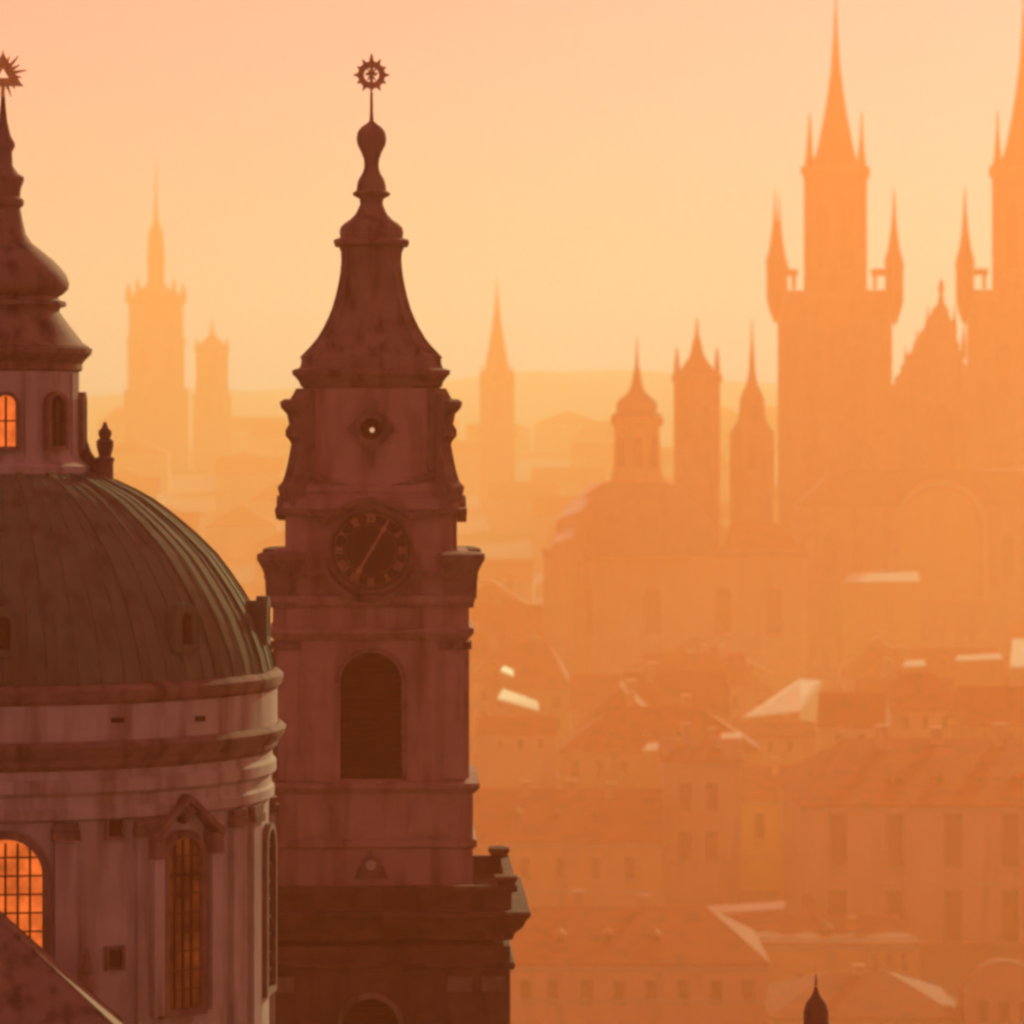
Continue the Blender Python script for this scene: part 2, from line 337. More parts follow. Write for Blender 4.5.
# ------------------------------------------------------------------ the bell tower
def bell_tower():
    cy = 123.0; hs = 96*K*cy/(1+96*K); df = cy - hs; s = K*df; base = gz(cy); cx = 371.5
    root = thing('bell_tower', 'square sandstone bell tower with clock and flared roof, right of the dome', 'bell tower', (X(cx, cy), cy, base), R(1.7))
    def zz(py): return Z(py, df) - base
    def zaxis(py): return Z(py, cy) - base                    # on the axis
    def prof(l):
        return [((r*K*cy/(1+r*K)), Z(y, cy - r*K*cy/(1+r*K)) - base) for r, y in l]
    def axis(l): return [(r*K*cy, zaxis(y)) for r, y in l]
    def turn(i): return Matrix.Rotation(i*math.pi/2, 4, 'Z')
    # lowest stage with its arched openings
    def archwall(b, hw, zb, zt, ow, sill, spring, depth, n=16):
        e = hw - .6; inner = archp(0, ow, sill, spring, n); q = n//4
        outer = [(-e, zb), (e, zb)]
        for i in range(n+1):
            if i <= q: p = (e, spring + (zt-spring)*i/q)
            elif i <= n-q: p = (e - 2*e*(i-q)/(n-2*q), zt)
            else: p = (-e, zt - (zt-spring)*(i-n+q)/q)
            outer.append(p)
        b.band(outer, inner, -hw, -hw+depth)
        b.box(e+.001, hw, -hw, -e-.001, zb, zt)
    def opening_stage(name, hw, y0, y1, ow, ysill, yspring):
        b = MB()
        one = []
        for i in range(4):
            t = MB(); archwall(t, hw*s, zz(y0), zz(y1), ow*s, zz(ysill), zz(yspring), .55); t.xf(turn(i))
            me = bpy.data.meshes.new('t'); t.b.to_mesh(me); t.b.free(); b.b.from_mesh(me); bpy.data.meshes.remove(me)
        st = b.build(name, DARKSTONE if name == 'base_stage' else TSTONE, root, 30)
        for i in range(4):
            f = MB().band(archp(0, (ow+5)*s, zz(ysill), zz(yspring), 14)[1:], archp(0, (ow-.4)*s, zz(ysill), zz(yspring), 14)[1:], -hw*s-.09, -hw*s+.06, close=False)
            f.xf(turn(i)).build('arch_moulding', TRIM, root)
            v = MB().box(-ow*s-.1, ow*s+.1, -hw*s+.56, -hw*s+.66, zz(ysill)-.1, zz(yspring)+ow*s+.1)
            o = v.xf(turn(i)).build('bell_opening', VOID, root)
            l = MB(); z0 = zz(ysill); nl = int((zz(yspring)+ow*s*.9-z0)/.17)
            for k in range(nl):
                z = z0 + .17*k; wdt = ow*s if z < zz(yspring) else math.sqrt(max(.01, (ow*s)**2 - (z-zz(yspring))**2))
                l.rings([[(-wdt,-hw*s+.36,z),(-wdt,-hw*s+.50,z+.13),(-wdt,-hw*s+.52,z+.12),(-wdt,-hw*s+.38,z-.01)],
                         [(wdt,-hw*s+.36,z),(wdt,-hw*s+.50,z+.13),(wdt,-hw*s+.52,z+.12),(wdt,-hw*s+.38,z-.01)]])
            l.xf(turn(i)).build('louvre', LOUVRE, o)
        return st
    opening_stage('base_stage', 138, 1470, 941, 28, 1120, 1020)
    for sx in (-1, 1):
        for off in (122, 88):
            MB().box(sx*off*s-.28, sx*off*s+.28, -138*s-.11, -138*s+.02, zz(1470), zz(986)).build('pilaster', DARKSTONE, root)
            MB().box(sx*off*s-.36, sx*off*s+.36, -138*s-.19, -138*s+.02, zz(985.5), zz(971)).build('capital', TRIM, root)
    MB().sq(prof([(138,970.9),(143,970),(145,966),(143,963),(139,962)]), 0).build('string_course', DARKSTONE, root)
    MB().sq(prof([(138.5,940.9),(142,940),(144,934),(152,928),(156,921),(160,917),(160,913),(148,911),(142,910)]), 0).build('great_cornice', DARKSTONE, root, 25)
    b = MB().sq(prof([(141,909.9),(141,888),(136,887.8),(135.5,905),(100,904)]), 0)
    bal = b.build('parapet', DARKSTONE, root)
    cp = MB()
    for i in range(4):
        t = MB().box(-141*s, 141*s, -145*s, -135*s, zz(887.5), zz(881)); t.xf(turn(i))
        me = bpy.data.meshes.new('t'); t.b.to_mesh(me); t.b.free(); cp.b.from_mesh(me); bpy.data.meshes.remove(me)
    cp.xf(Matrix.Translation((0,0,.002))).build('coping', DARKSTONE, bal)
    for sx in (-1, 1):
        for sy in (-1, 1): MB().sq([(9*s, zz(881)+.004), (9*s, zz(877)), (11*s, zz(876)), (11*s, zz(872)), (2*s, zz(870))], 0, (sx*134*s, sy*134*s)).build('corner_block', DARKSTONE, bal)
    MB().sq(prof([(102,907),(102,849),(106,847),(106,841),(102,839),(102,794),(105,792),(109,788),(109,784),(97,782)]), 0).build('middle_stage', TSTONE, root, 25)
    em = MB()                                              # small round emblem over the parapet
    em.tube((0,-102*s-.12,zz(864)), (0,-102*s+.05,zz(864)), 10*s, 10*s, 20)
    em.prism([(-17*s,zz(878)),(17*s,zz(878)),(12*s,zz(866)),(0,zz(850)),(-12*s,zz(866))], -102*s-.06, -102*s+.05)
    e = em.build('emblem', TRIM, root)
    MB().tube((0,-102*s-.16,zz(864)), (0,-102*s-.121,zz(864)), 5*s, 5*s, 16).build('boss', STONE, e)
    for sx in (-1, 1):
        MB().box(sx*60*s-22*s, sx*60*s+22*s, -102*s-.05, -102*s+.02, zz(834), zz(802)).build('panel', TSTONE, root)
    opening_stage('belfry_stage', 95, 781.9, 641, 31, 780, 683)
    for i in range(4):
        for sx in (-1, 1):
            MB().box(sx*83*s-10*s, sx*83*s+10*s, -95*s-.10, -95*s+.02, zz(779), zz(650)).xf(turn(i)).build('pilaster', TSTONE, root)
            MB().box(sx*83*s-13*s, sx*83*s+13*s, -95*s-.17, -95*s+.02, zz(649.5), zz(641.5)).xf(turn(i)).build('capital', TRIM, root)
            MB().box(sx*56*s-9*s, sx*56*s+9*s, -95*s-.05, -95*s+.02, zz(781), zz(660)).xf(turn(i)).build('panel', TSTONE, root)
    MB().sq(prof([(95.5,640.9),(99,638),(103,633),(103,629),(98,627),(98,608),(102,605),(104,600),(104,596),(98,594),(98,552)]), 0).build('entablature', TSTONE, root, 25)
    for sx in (-1, 1):
        for sy in (-1, 1):
            MB().sq(prof([(13,604),(14,596),(14,578),(16,573),(19,566),(22,560),(24,557),(24,552),(18,550),(10,549)]), 0, (sx*89*s, sy*89*s)).build('corner_cornice', TRIM, root, 25)
    # moulding dipping under the dial, hood curving over it
    zc = zz(550)
    for i in range(4):
        arc = [(47*s*math.cos(a), zc + 47*s*math.sin(a)) for a in [R(t) for t in range(202, 339, 8)]]
        arc = [(-75*s, zz(574))] + [(-60*s, zz(572))] + arc + [(60*s, zz(572)), (75*s, zz(574))]
        MB().band(arc, [(x*1.12, z-.17) for x, z in arc], -98*s-.28, -98*s+.05, close=False).xf(turn(i)).build('dial_cornice', TRIM, root)
        arc = [(-86*s, zz(509)), (-70*s, zz(508))] + [(56*s*math.cos(a), zz(557) + 60*s*math.sin(a)) for a in [R(t) for t in range(140, 39, -8)]] + [(70*s, zz(508)), (86*s, zz(509))]
        MB().band(arc, [(x, z-.15) for x, z in arc], -89*s-.22, -85*s, close=False).xf(turn(i)).build('hood_moulding', TRIM, root)
    MB().sq(prof([(87,551.9),(86,548),(86,512),(88,509),(88,500),(80,496),(76,492)]), .08).build('clock_stage', TSTONE, root, 25)
    for i in range(1):
        dial = MB().tube((0,-84*s,zc), (0,-98*s-.20,zc), 41*s, 41*s, 48).xf(turn(i)).build('clock_dial', DIAL, root)
        ring = MB(); yf = -98*s-.20
        c1 = [(43*s*math.cos(2*math.pi*k/48), zc+43*s*math.sin(2*math.pi*k/48)) for k in range(48)]
        c2 = [(39.5*s*math.cos(2*math.pi*k/48), zc+39.5*s*math.sin(2*math.pi*k/48)) for k in range(48)]
        ring.band(c1, c2, yf-.07, yf+.05).xf(turn(i)).build('bezel', TRIM, dial)
        rg = MB()
        for rr in (26, 37): 
            c1 = [(rr*s*math.cos(2*math.pi*k/40), zc+rr*s*math.sin(2*math.pi*k/40)) for k in range(40)]
            rg.band(c1, [(x*.965, zc+(z-zc)*.965) for x, z in c1], yf-.03, yf-.002)
        rg.xf(turn(i)).build('chapter_ring', TRIM, dial)
        NUM = ['I','II','III','IIII','V','VI','VII','VIII','IX','X','XI','XII']
        for hnum, txt in enumerate(NUM, 1):
            nb = MB(); wds = [{'I': .07, 'V': .15, 'X': .15}[c] for c in txt]; x = -sum(wds)/2
            for c, wd in zip(txt, wds):
                m = x + wd/2; x += wd; hh = .12
                if c == 'I': seg = [((m,-hh),(m,hh))]
                elif c == 'V': seg = [((m-.055,hh),(m,-hh)),((m+.055,hh),(m,-hh))]
                else: seg = [((m-.055,hh),(m+.055,-hh)),((m-.055,-hh),(m+.055,hh))]
                for (xa,za),(xb,zb) in seg: nb.tube((xa,0,za),(xb,0,zb),.026,.026,5)
            nb.xf(turn(i) @ Matrix.Translation((0, yf-.02, zc)) @ Matrix.Rotation(R(30*hnum), 4, 'Y') @ Matrix.Translation((0,0,31.5*s)))
            nb.build('numeral', GOLD_DULL, dial)
        def hand(a, ln, wd, tail):
            b = MB(); b.prism([(-wd*2,-tail),(0,-tail*.7),(wd*2,-tail),(wd*.9,0),(wd*.9,ln*.55),(wd*2.2,ln*.68),(wd*.8,ln*.78),(0,ln),(-wd*.8,ln*.78),(-wd*2.2,ln*.68),(-wd*.9,ln*.55),(-wd*.9,0)], yf-.085, yf-.06)
            b.xf(turn(i) @ Matrix.Translation((0,0,zc)) @ Matrix.Rotation(R(a), 4, 'Y')).build('hand', GOLD_DULL, dial)
        hand(31, 37*s, .034, .2); hand(211, 34*s, .042, .15)
    # upper stage with oculus and corner scrolls
    MB().sq(prof([(78,492),(77,486),(70,480),(68,476),(68,388)]), .16).build('upper_stage', TSTONE, root, 25)
    MB().sq(prof([(68,388),(71,386),(72,382),(76,377),(79,374),(79,370),(72,368)]), .14).build('upper_cornice', TRIM, root, 25)
    out = [(60,506),(119,506),(121,497),(124,487),(117,482),(112,470),(108,456),(105,444),(108,440),(113,436),(113,430),(108,424),(111,414),(119,408),(121,402),(115,399),(109,402),(104,396),(98,388),(60,388)]
    for i in range(4):
        b = MB(); b.rings([[(x*s, t, zz(y)) for x, y in out] for t in (-.26, .26)])
        b.xf(Matrix.Rotation(R(45)+i*math.pi/2, 4, 'Z')).build('scroll_buttress', TRIM, root, 25)
        zo = zz(429)
        star = []
        for k in range(40):
            a = 2*math.pi*k/40; rr = (19 + 5*max(0, math.cos(4*a))**2)*s; star.append((rr*math.cos(a), zo+rr*math.sin(a)))
        oc = MB().band(star, [(11*s*math.cos(2*math.pi*k/40), zo+11*s*math.sin(2*math.pi*k/40)) for k in range(40)], -68*s-.16, -68*s+.05).xf(turn(i)).build('oculus', TRIM, root)
        MB().tube((0,-68*s-.02,zo), (0,-68*s+.04,zo), 11.2*s, 11.2*s, 24).xf(turn(i)).build('pane', VOID, oc)
        MB().tube((1*s,-68*s-.06,zz(430)), (1*s,-68*s-.024,zz(430)), 2.6*s, 2.6*s, 12).xf(turn(i)).build('sky_glint', SKYGLINT, oc)  # added glowing disc imitating sky seen through the tower
        k_ = MB().prism([(-6*s,zz(410)),(6*s,zz(410)),(9*s,zz(401)),(0,zz(397)),(-9*s,zz(401))], -68*s-.2, -68*s+.05)
        k_.prism([(-5*s,zz(450)),(5*s,zz(450)),(3*s,zz(464)),(0,zz(470)),(-3*s,zz(464))], -68*s-.14, -68*s+.05)
        k_.xf(turn(i)).build('keystone', TRIM, oc)
        wave = [(-66*s,zz(470)),(-50*s,zz(474)),(-34*s,zz(482)),(-16*s,zz(486)),(0,zz(484)),(16*s,zz(486)),(34*s,zz(482)),(50*s,zz(474)),(66*s,zz(470))]
        MB().band(wave, [(x, z-.2) for x, z in wave], -70*s-.2, -66*s, close=False).xf(turn(i)).build('parapet_scroll', TRIM, root)
    roof = [(72,368.2),(70.5,364),(70,358),(65,352.5),(60,347.5),(53,339),(47,329),(42,319),(38,309),(34.5,297),(31.5,284),(29.5,272),(28.5,260),(29,250),(31,246)]
    rf = MB().sq(prof(roof), .22).build('flared_roof', SLATE, root, 30)
    for i in range(4):                                     # hips and corner balls of the roof
        e = MB()
        for (h0, y0), (h1, y1) in zip(prof(roof)[2:], prof(roof)[3:]):
            for t in (.78,): 
                e.tube((h0, -h0*t, y0), (h1, -h1*t, y1), .05, .05, 6); e.tube((h0*t, -h0, y0), (h1*t, -h1, y1), .05, .05, 6)
        e.xf(turn(i)).build('hip_roll', SLATE, rf)
    MB().sq(prof([(31,246),(37,244),(38,241),(37,239),(31,237),(32,232),(31,227),(27,223),(21,219),(16,214),(13,208),(11,203)]), .3).build('cap_roof', SLATE, root, 40)
    MB().lathe(axis([(11.5,203.2),(12,199),(18,196),(19,193),(15,190.5),(14.5,185),(13,179.5),(9,173),(7.3,167),(7.8,159),(10.5,152),(14,145),(15,139),(14,132),(10,127),(5,123.5),(2.2,121),(1.6,110),(1.3,92)]), 28).build('onion', SLATE, root, 50)
    f = MB(); zs = zaxis(75)
    c1 = [(14*s*math.cos(2*math.pi*k/32), zs+14*s*math.sin(2*math.pi*k/32)) for k in range(32)]
    f.band(c1, [(x*.55, zs+(z-zs)*.55) for x, z in c1], -.07, .07)
    for k in range(12):
        a = 2*math.pi*k/12 + math.pi/2; ln = 22 if k == 0 else (18.5 if k % 2 else 17)
        f.tube((11*s*math.cos(a),0,zs+11*s*math.sin(a)), (ln*s*math.cos(a),0,zs+ln*s*math.sin(a)), .10, .02, 6)
    f.tube((0,0,zs-13*s),(0,0,zs+9*s),.05); f.tube((-6*s,0,zs+1*s),(6*s,0,zs+1*s),.05); f.tube((-4*s,0,zs-5*s),(4*s,0,zs+6*s),.03); f.tube((4*s,0,zs-5*s),(-4*s,0,zs+6*s),.03)
    f.build('sunburst_finial', GOLD_DULL, root)
GOLD_DULL = mat('tarnished_gilding', (.42,.25,.15), (.56,.34,.21), 6, .6, .2)
SKYGLINT = mat('sky_glint_glow', (.4,.3,.2), (.5,.38,.26), 3, .3, emit=((1.0,.55,.30), .35, .8))  # emission imitating the spot of sky behind the oculus
bell_tower()

# ------------------------------------------------------------------ houses of the lower town
RES = []                                      # footprints already taken (x0, x1, y0, y1)
WINM = {}
def window_mesh(w_, h_, kind):
    k = (round(w_, 2), round(h_, 2), kind)
    if k not in WINM:
        f = w_*.09
        fr = MB().band([(-w_/2-f,-h_/2-f),(w_/2+f,-h_/2-f),(w_/2+f,h_/2+f),(-w_/2-f,h_/2+f)], [(-w_/2,-h_/2),(w_/2,-h_/2),(w_/2,h_/2),(-w_/2,h_/2)], -.12*w_, .05)
        fr.box(-w_/2-f*1.6, w_/2+f*1.6, -.22*w_, .05, -h_/2-f*2, -h_/2-f)
        if kind: fr.box(-w_/2-f*1.6, w_/2+f*1.6, -.24*w_, .05, h_/2+f*1.01, h_/2+f*2.4)
        pn = MB().box(-w_/2, w_/2, -.02, .04, -h_/2, h_/2)
        bars = MB().box(-.025*w_, .025*w_, -.06, -.021, -h_/2, h_/2).box(-w_/2, w_/2, -.05, -.022, h_*.16, h_*.16+.05*w_)
        WINM[k] = (fr.mesh('window', SILL), pn.mesh('pane', GLASS), bars.mesh('glazing_bar', LOUVRE))
    return WINM[k]
SILL = mat('window_stone', (.42,.31,.21), (.52,.40,.28), .3, .9)
def add_window(parent, x, y, z, w_, h_, rz=0, kind=0, detail=True):
    a, b, c = window_mesh(w_, h_, kind)
    f = link('window', a, parent, Matrix.Translation((x, y, z)) @ Matrix.Rotation(rz, 4, 'Z'))
    link('pane', b, f)
    if detail: link('glazing_bar', c, f)
def house(label, cat, loc, W, D, He, Hr, rz=0, roof='gable', wm=None, rm=None, wins=(), group=None, chim=(), name='house', hipx=None, over=.5, along='x', trim=(), dorm=(), dsize=1.2):
    """wall box W x D, eaves at He, ridge at Hr; wins: (x, z, w, h) on the front"""
    root = thing(name, label, cat, loc, rz, group)
    MB().box(-W/2, W/2, 0, D, 0, He).build('wall', wm, root)
    o = over; b = MB(); x0, x1, y0, y1 = -W/2-o, W/2+o, -o, D+o
    e = He + .004
    if roof == 'flat':
        b.box(x0, x1, y0, y1, e, e+.6)
    else:
        if along == 'x':
            hx = (0 if roof == 'gable' else (hipx or min(D*.5, W*.3)))
            r0, r1 = (x0+hx, D/2, Hr), (x1-hx, D/2, Hr)
        else:
            hx = 0 if roof == 'gable' else D*.35
            r0, r1 = (0, y0+hx, Hr), (0, y1-hx, Hr)
        t = .45
        A = [(x0,y0,e),(x1,y0,e),(x1,y1,e),(x0,y1,e)]; B = [(p[0],p[1],e+t) for p in A]
        for i in range(4): b.face([A[i], A[(i+1)%4], B[(i+1)%4], B[i]])
        b.face(A[::-1])
        if along == 'x':
            b.face([B[0],B[1],r1,r0]); b.face([B[2],B[3],r0,r1]); b.face([B[1],B[2],r1]); b.face([B[3],B[0],r0])
        else:
            b.face([B[1],B[2],r1,r0]); b.face([B[3],B[0],r0,r1]); b.face([B[0],B[1],r0]); b.face([B[2],B[3],r1])
        bmesh.ops.remove_doubles(b.b, verts=b.b.verts, dist=1e-4)
    rf = b.build('roof', rm, root, 20)
    for cx, cy, cw, top in chim:
        MB().sq([(cw, He+.5), (cw, top-.7), (cw*1.25, top-.6), (cw*1.25, top-.2), (cw*.9, top)], 0, (cx, cy)).build('chimney', wm, rf)
    for x, z, w_, h_ in wins: add_window(root, x, -.003, z, w_, h_)
    if trim:
        t_ = MB().box(-W/2-.35, W/2+.35, -.5, -.004, He-.9, He-.35).box(-W/2-.2, W/2+.2, -.3, -.004, He-1.5, He-.901)
        for z_ in trim: t_.box(-W/2-.12, W/2+.12, -.25, -.004, z_-.3, z_+.3)
        t_.build('cornice', SILL, root)
    if along == 'x' and roof != 'flat':
        sl_ = (Hr-He)/(D/2+o)
        for x, f_ in dorm:                                 # dormers on the front slope
            y_ = -o + (D/2+o)*f_; zr = He + .45 + (Hr-He-.45)*f_; dw, dh = dsize, dsize*1.1
            b = MB(); b.rings([[(x-dw,y_,zr-.3),(x+dw,y_,zr-.3),(x+dw,y_,zr+dh),(x,y_,zr+dh*1.7),(x-dw,y_,zr+dh)],
                               [(x-dw,y_+dh*1.6/sl_,zr-.3),(x+dw,y_+dh*1.6/sl_,zr-.3),(x+dw,y_+dh*1.6/sl_,zr+dh),(x,y_+dh*1.6/sl_,zr+dh*1.7),(x-dw,y_+dh*1.6/sl_,zr+dh)]])
            b.build('dormer', rm, rf, 20)
            MB().box(x-dw*.55, x+dw*.55, y_-.1, y_-.002, zr+dh*.15, zr+dh*.95).build('dormer_window', GLASS, rf)
    return root, rf
def reserve(px0, px1, d0, d1): RES.append((X(px0, d0), X(px1, d0), d0, d1))

def placed(label, px0, px1, peave, pridge, d, depth, rz=0, name='house', cat='house', wpx=(), **kw):
    dep0 = depth; depth = DD(d+depth) - DD(d); d = DD(d)
    """a house whose front stands at distance d between two pixel columns"""
    s = K*d; base = gz(d) - 1.5; W = (px1-px0)*s; cx = (px0+px1)/2
    He = Z(peave, d) - base
    Hr = CZ + (HY-pridge)*K*(d+depth/2) - base
    wins = [((x-cx)*s, Z(y, d)-base, w_*s, h_*s) for x, y, w_, h_ in wpx]
    r, rf = house(label, cat, (X(cx, d), d, base), W, depth, He, Hr, rz, wins=wins, name=name, **kw)
    RES.append((X(px0, d)-3, X(px1, d)+3, d-3, d+depth+3))
    return r, rf

# nearest row, lower right
w1 = [(x, 992, 11, 24) for x in (526, 553, 587, 619, 651, 683, 716, 748)]
def top(py, d): return Z(py, DD(d)) - gz(DD(d)) + 1.5
placed('long house with low orange hip roof directly right of the bell tower foot', 470, 768, 965, 906, 470, 26, roof='hip', hipx=12, wm=PLASTER[2], rm=ROOF, wpx=w1,
       trim=(8,), dorm=((-12, .35), (-2, .35), (8, .35)), dsize=1.3, chim=((-8, 30, 1.1, top(896, 480)), (6, 28, 1.0, top(899, 480))))
placed('low house with small windows standing between the hip roofed house and palace', 676, 918, 944, 926, 505, 26, roof='hip', hipx=6, wm=PLASTER[1], rm=ROOF2,
        wpx=[(x, 962, 6, 18) for x in (876, 890, 904)] + [(x, 985, 8, 22) for x in (800, 840, 876, 900)], trim=(12,), dorm=((8, .4),), chim=((14, 20, 1.0, top(916, 515)),))
wp = [(x, 840, 17, 54) for x in (838, 895, 953, 1010, 1066)] + [(x, 916, 17, 52) for x in (838, 895, 953, 1010, 1066)] + [(x, 985, 17, 48) for x in (838, 895, 953, 1010, 1066)]
placed('large palace with broad orange hip roof and tall windows at the lower right', 800, 1105, 806, 738, 545, 40, roof='hip', hipx=16, wm=PLASTER[2], rm=ROOF, wpx=wp, name='palace', cat='palace', over=1.2, trim=(top(884,545), top(952,545)), dorm=((-12, .3), (-2, .3), (8, .3), (18, .3)), dsize=1.6, chim=((-14, 34, 1.5, top(726,560)), (0, 38, 1.4, top(729,560)), (16, 36, 1.5, top(725,560))))
placed('low orange roof between the hip roofed house foot and the small rounded gable', 772, 962, 1020, 970, 458, 22, roof='hip', hipx=14, wm=PLASTER[0], rm=ROOF2, chim=((0, 20, 1.0, top(962, 470)),))
# little house with a rounded gable in the corner
def gable_house():
    d = DD(455); s = K*d; base = gz(d) - 1.5; px0, px1 = 966, 1040; cx = (px0+px1)/2; W = (px1-px0)*s
    root = thing('gable_house', 'small pale house with rounded gable in the lower right corner', 'house', (X(cx, d), d, base))
    z = lambda y: Z(y, d) - base
    pts = [(-W/2, 0), (W/2, 0), (W/2, z(995)), (W*.40, z(985))] + [(W*.34*math.cos(a), z(978) + (978-962)*s*math.sin(a)) for a in [math.pi*i/10 for i in range(11)]] + [(-W*.40, z(985)), (-W/2, z(995))]
    MB().prism(pts, 0, 1.6).build('gable_wall', PLASTER[2], root)
    MB().band(pts[2:], [(x*1.05, zz_+.5) for x, zz_ in pts[2:]], -.5, 1.2, close=False).build('gable_moulding', SILL, root)
    b = MB(); b.prism([(-W*.46, 0), (W*.46, 0), (W*.46, z(1000)), (0, z(972)), (-W*.46, z(1000))], 1.604, 22).build('roof', ROOF2, root)
    for x in (-20, 1, 22): add_window(root, x*s, -.003, z(1012), 9*s, 22*s, kind=1)
    RES.append((X(px0, d)-3, X(px1, d)+3, d-3, d+25))
gable_house()

# second row
placed('long house with pale eaves line and small windows behind the hip roofed house', 400, 662, 842, 788, 560, 30, rz=R(-1.5), roof='gable', wm=PLASTER[1], rm=ROOF2,
       wpx=[(x, 868, 9, 22) for x in (490, 525, 560, 595, 630)], trim=(10,), dorm=((-4, .4), (6, .4), (16, .4)), dsize=1.4, chim=((10, 26, 1.2, top(778,575)), (20, 24, 1.1, top(780,575)), (-2, 26, 1.2, top(779,575))))
placed('tall narrow house with two windows rising in the middle of the lower roofs', 664, 742, 762, 738, 575, 16, roof='gable', wm=PLASTER[0], rm=ROOF2, name='tall_house',
       wpx=[(x, y, 11, 28) for x in (685, 712) for y in (797, 846)], dorm=((4, .3),), trim=(14,), chim=((-4, 12, 1.2, Z(726,DD(575))-gz(DD(575))+1.5), (3, 16, 1.0, Z(732,DD(575))-gz(DD(575))+1.5)))
placed('broad house with orange roof left of the palace roof', 742, 800, 800, 765, 600, 22, roof='gable', wm=PLASTER[1], rm=ROOF, wpx=[(x, 826, 9, 26) for x in (760, 784)], trim=(10,), chim=((2, 12, 1.0, top(756,610)),))
placed('wide red roofed house behind the tall narrow house', 560, 760, 752, 706, 660, 30, roof='hip', wm=PLASTER[1], rm=ROOF, dorm=((-14, .3), (-4, .3), (6, .3)), dsize=1.5, chim=((-8, 26, 1.3, top(694,675)), (9, 28, 1.3, top(697,675))), wpx=[(x, 768, 7, 16) for x in (575, 600, 625, 650)])
placed('gabled house with lit right wall just above the left end of the palace ridge', 818, 884, 728, 692, 660, 22, rz=R(-8), roof='gable', wm=PLASTER[0], rm=ROOF2, wpx=[(x, 742, 7, 16) for x in (840, 862)])
placed('taller gabled house standing behind the middle of the palace ridge', 890, 962, 712, 672, 705, 24, rz=R(5), roof='hip', wm=PLASTER[2], rm=ROOF, wpx=[(x, 722, 6, 14) for x in (905, 925, 945)])
placed('wide house behind the right end of the palace ridge', 966, 1070, 726, 686, 665, 26, rz=R(3), roof='gable', wm=PLASTER[1], rm=ROOF, wpx=[(x, 738, 6, 15) for x in (985, 1010)])

placed('low house in front of the brightest metal roof left of the palace', 738, 816, 738, 721, 716, 20, roof='gable', wm=PLASTER[0], rm=ROOF2, wpx=[(x, 746, 5, 11) for x in (750, 770, 790)], chim=((4, 16, 1.2, top(716, 725)),))
placed('low house under the small bright metal roof beside the bell tower', 478, 556, 735, 716, 712, 20, roof='gable', wm=PLASTER[2], rm=ROOF, wpx=[(x, 744, 5, 11) for x in (500, 520, 540)], chim=((-5, 16, 1.2, top(711, 722)),))
RES.append((X(740, DD(800))-4, X(826, DD(800))+4, DD(690), DD(800)+80)); RES.append((X(492, DD(780))-4, X(545, DD(780))+4, DD(690), DD(780)+60))
# sheet metal roofs that catch the low sun
def metal_roof(label, p0, p1, p2, p3, d, dd, cat='roofed hall', beta=7):
    """hall whose roof slope is the quad p0..p3 (pixels), near edge at d, far edge at dd"""
    d = DD(d); tb = math.tan(R(beta)); yn, yf = (p0[1]+p1[1])/2, (p2[1]+p3[1])/2
    dd = d*(K*(yn-HY) + tb)/(K*(yf-HY) + tb)               # low pitched, rising away from the eye
    near = [Vector((X(p[0], d), d, Z(p[1], d))) for p in (p0, p1)]; far = [Vector((X(p[0], dd), dd, Z(p[1], dd))) for p in (p2, p3)]
    c = (near[0]+near[1]+far[0]+far[1])/4; base = gz(c.y) - 1.5
    root = thing('metal_roof_hall', label, cat, (c.x, c.y, base)); off = Vector((c.x, c.y, base))
    q = [near[0]-off, near[1]-off, far[0]-off, far[1]-off]
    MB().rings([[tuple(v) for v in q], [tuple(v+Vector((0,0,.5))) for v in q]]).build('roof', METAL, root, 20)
    MB().rings([[(v.x*.97, v.y*.97, 0) for v in q], [(v.x*.97, v.y*.97, v.z-.01) for v in q]]).build('wall', PLASTER[1], root, 20)
    xs_ = [v.x+c.x for v in q]; RES.append((min(xs_)-3, max(xs_)+3, d-2, dd+2))
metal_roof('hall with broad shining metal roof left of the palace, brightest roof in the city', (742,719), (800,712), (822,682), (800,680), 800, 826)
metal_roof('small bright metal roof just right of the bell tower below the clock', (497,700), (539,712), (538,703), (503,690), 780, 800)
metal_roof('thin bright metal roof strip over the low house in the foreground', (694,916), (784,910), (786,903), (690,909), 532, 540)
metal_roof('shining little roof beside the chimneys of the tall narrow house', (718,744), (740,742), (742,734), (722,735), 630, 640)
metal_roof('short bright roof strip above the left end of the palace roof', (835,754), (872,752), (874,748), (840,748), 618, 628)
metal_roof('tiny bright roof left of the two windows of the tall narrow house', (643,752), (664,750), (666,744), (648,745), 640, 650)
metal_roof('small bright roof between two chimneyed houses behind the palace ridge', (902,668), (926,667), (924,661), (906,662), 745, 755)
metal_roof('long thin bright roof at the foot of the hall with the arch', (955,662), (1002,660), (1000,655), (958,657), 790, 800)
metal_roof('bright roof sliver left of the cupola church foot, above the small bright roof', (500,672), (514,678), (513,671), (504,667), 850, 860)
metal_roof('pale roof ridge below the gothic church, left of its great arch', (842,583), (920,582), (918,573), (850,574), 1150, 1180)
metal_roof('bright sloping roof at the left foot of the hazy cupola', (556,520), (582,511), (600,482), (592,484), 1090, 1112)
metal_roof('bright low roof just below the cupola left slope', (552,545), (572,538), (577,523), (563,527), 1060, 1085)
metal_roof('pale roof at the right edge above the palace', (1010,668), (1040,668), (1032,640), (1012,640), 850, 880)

# ------------------------------------------------------------------ hazy churches and towers
def P(d, base):
    s = K*d
    return s, (lambda y: Z(y, d) - base)
def cone(b, c, h0, h1, z0, z1, n=8): b.lathe([(h0, z0), (h1, z1)], n, c, rot=math.pi/8)

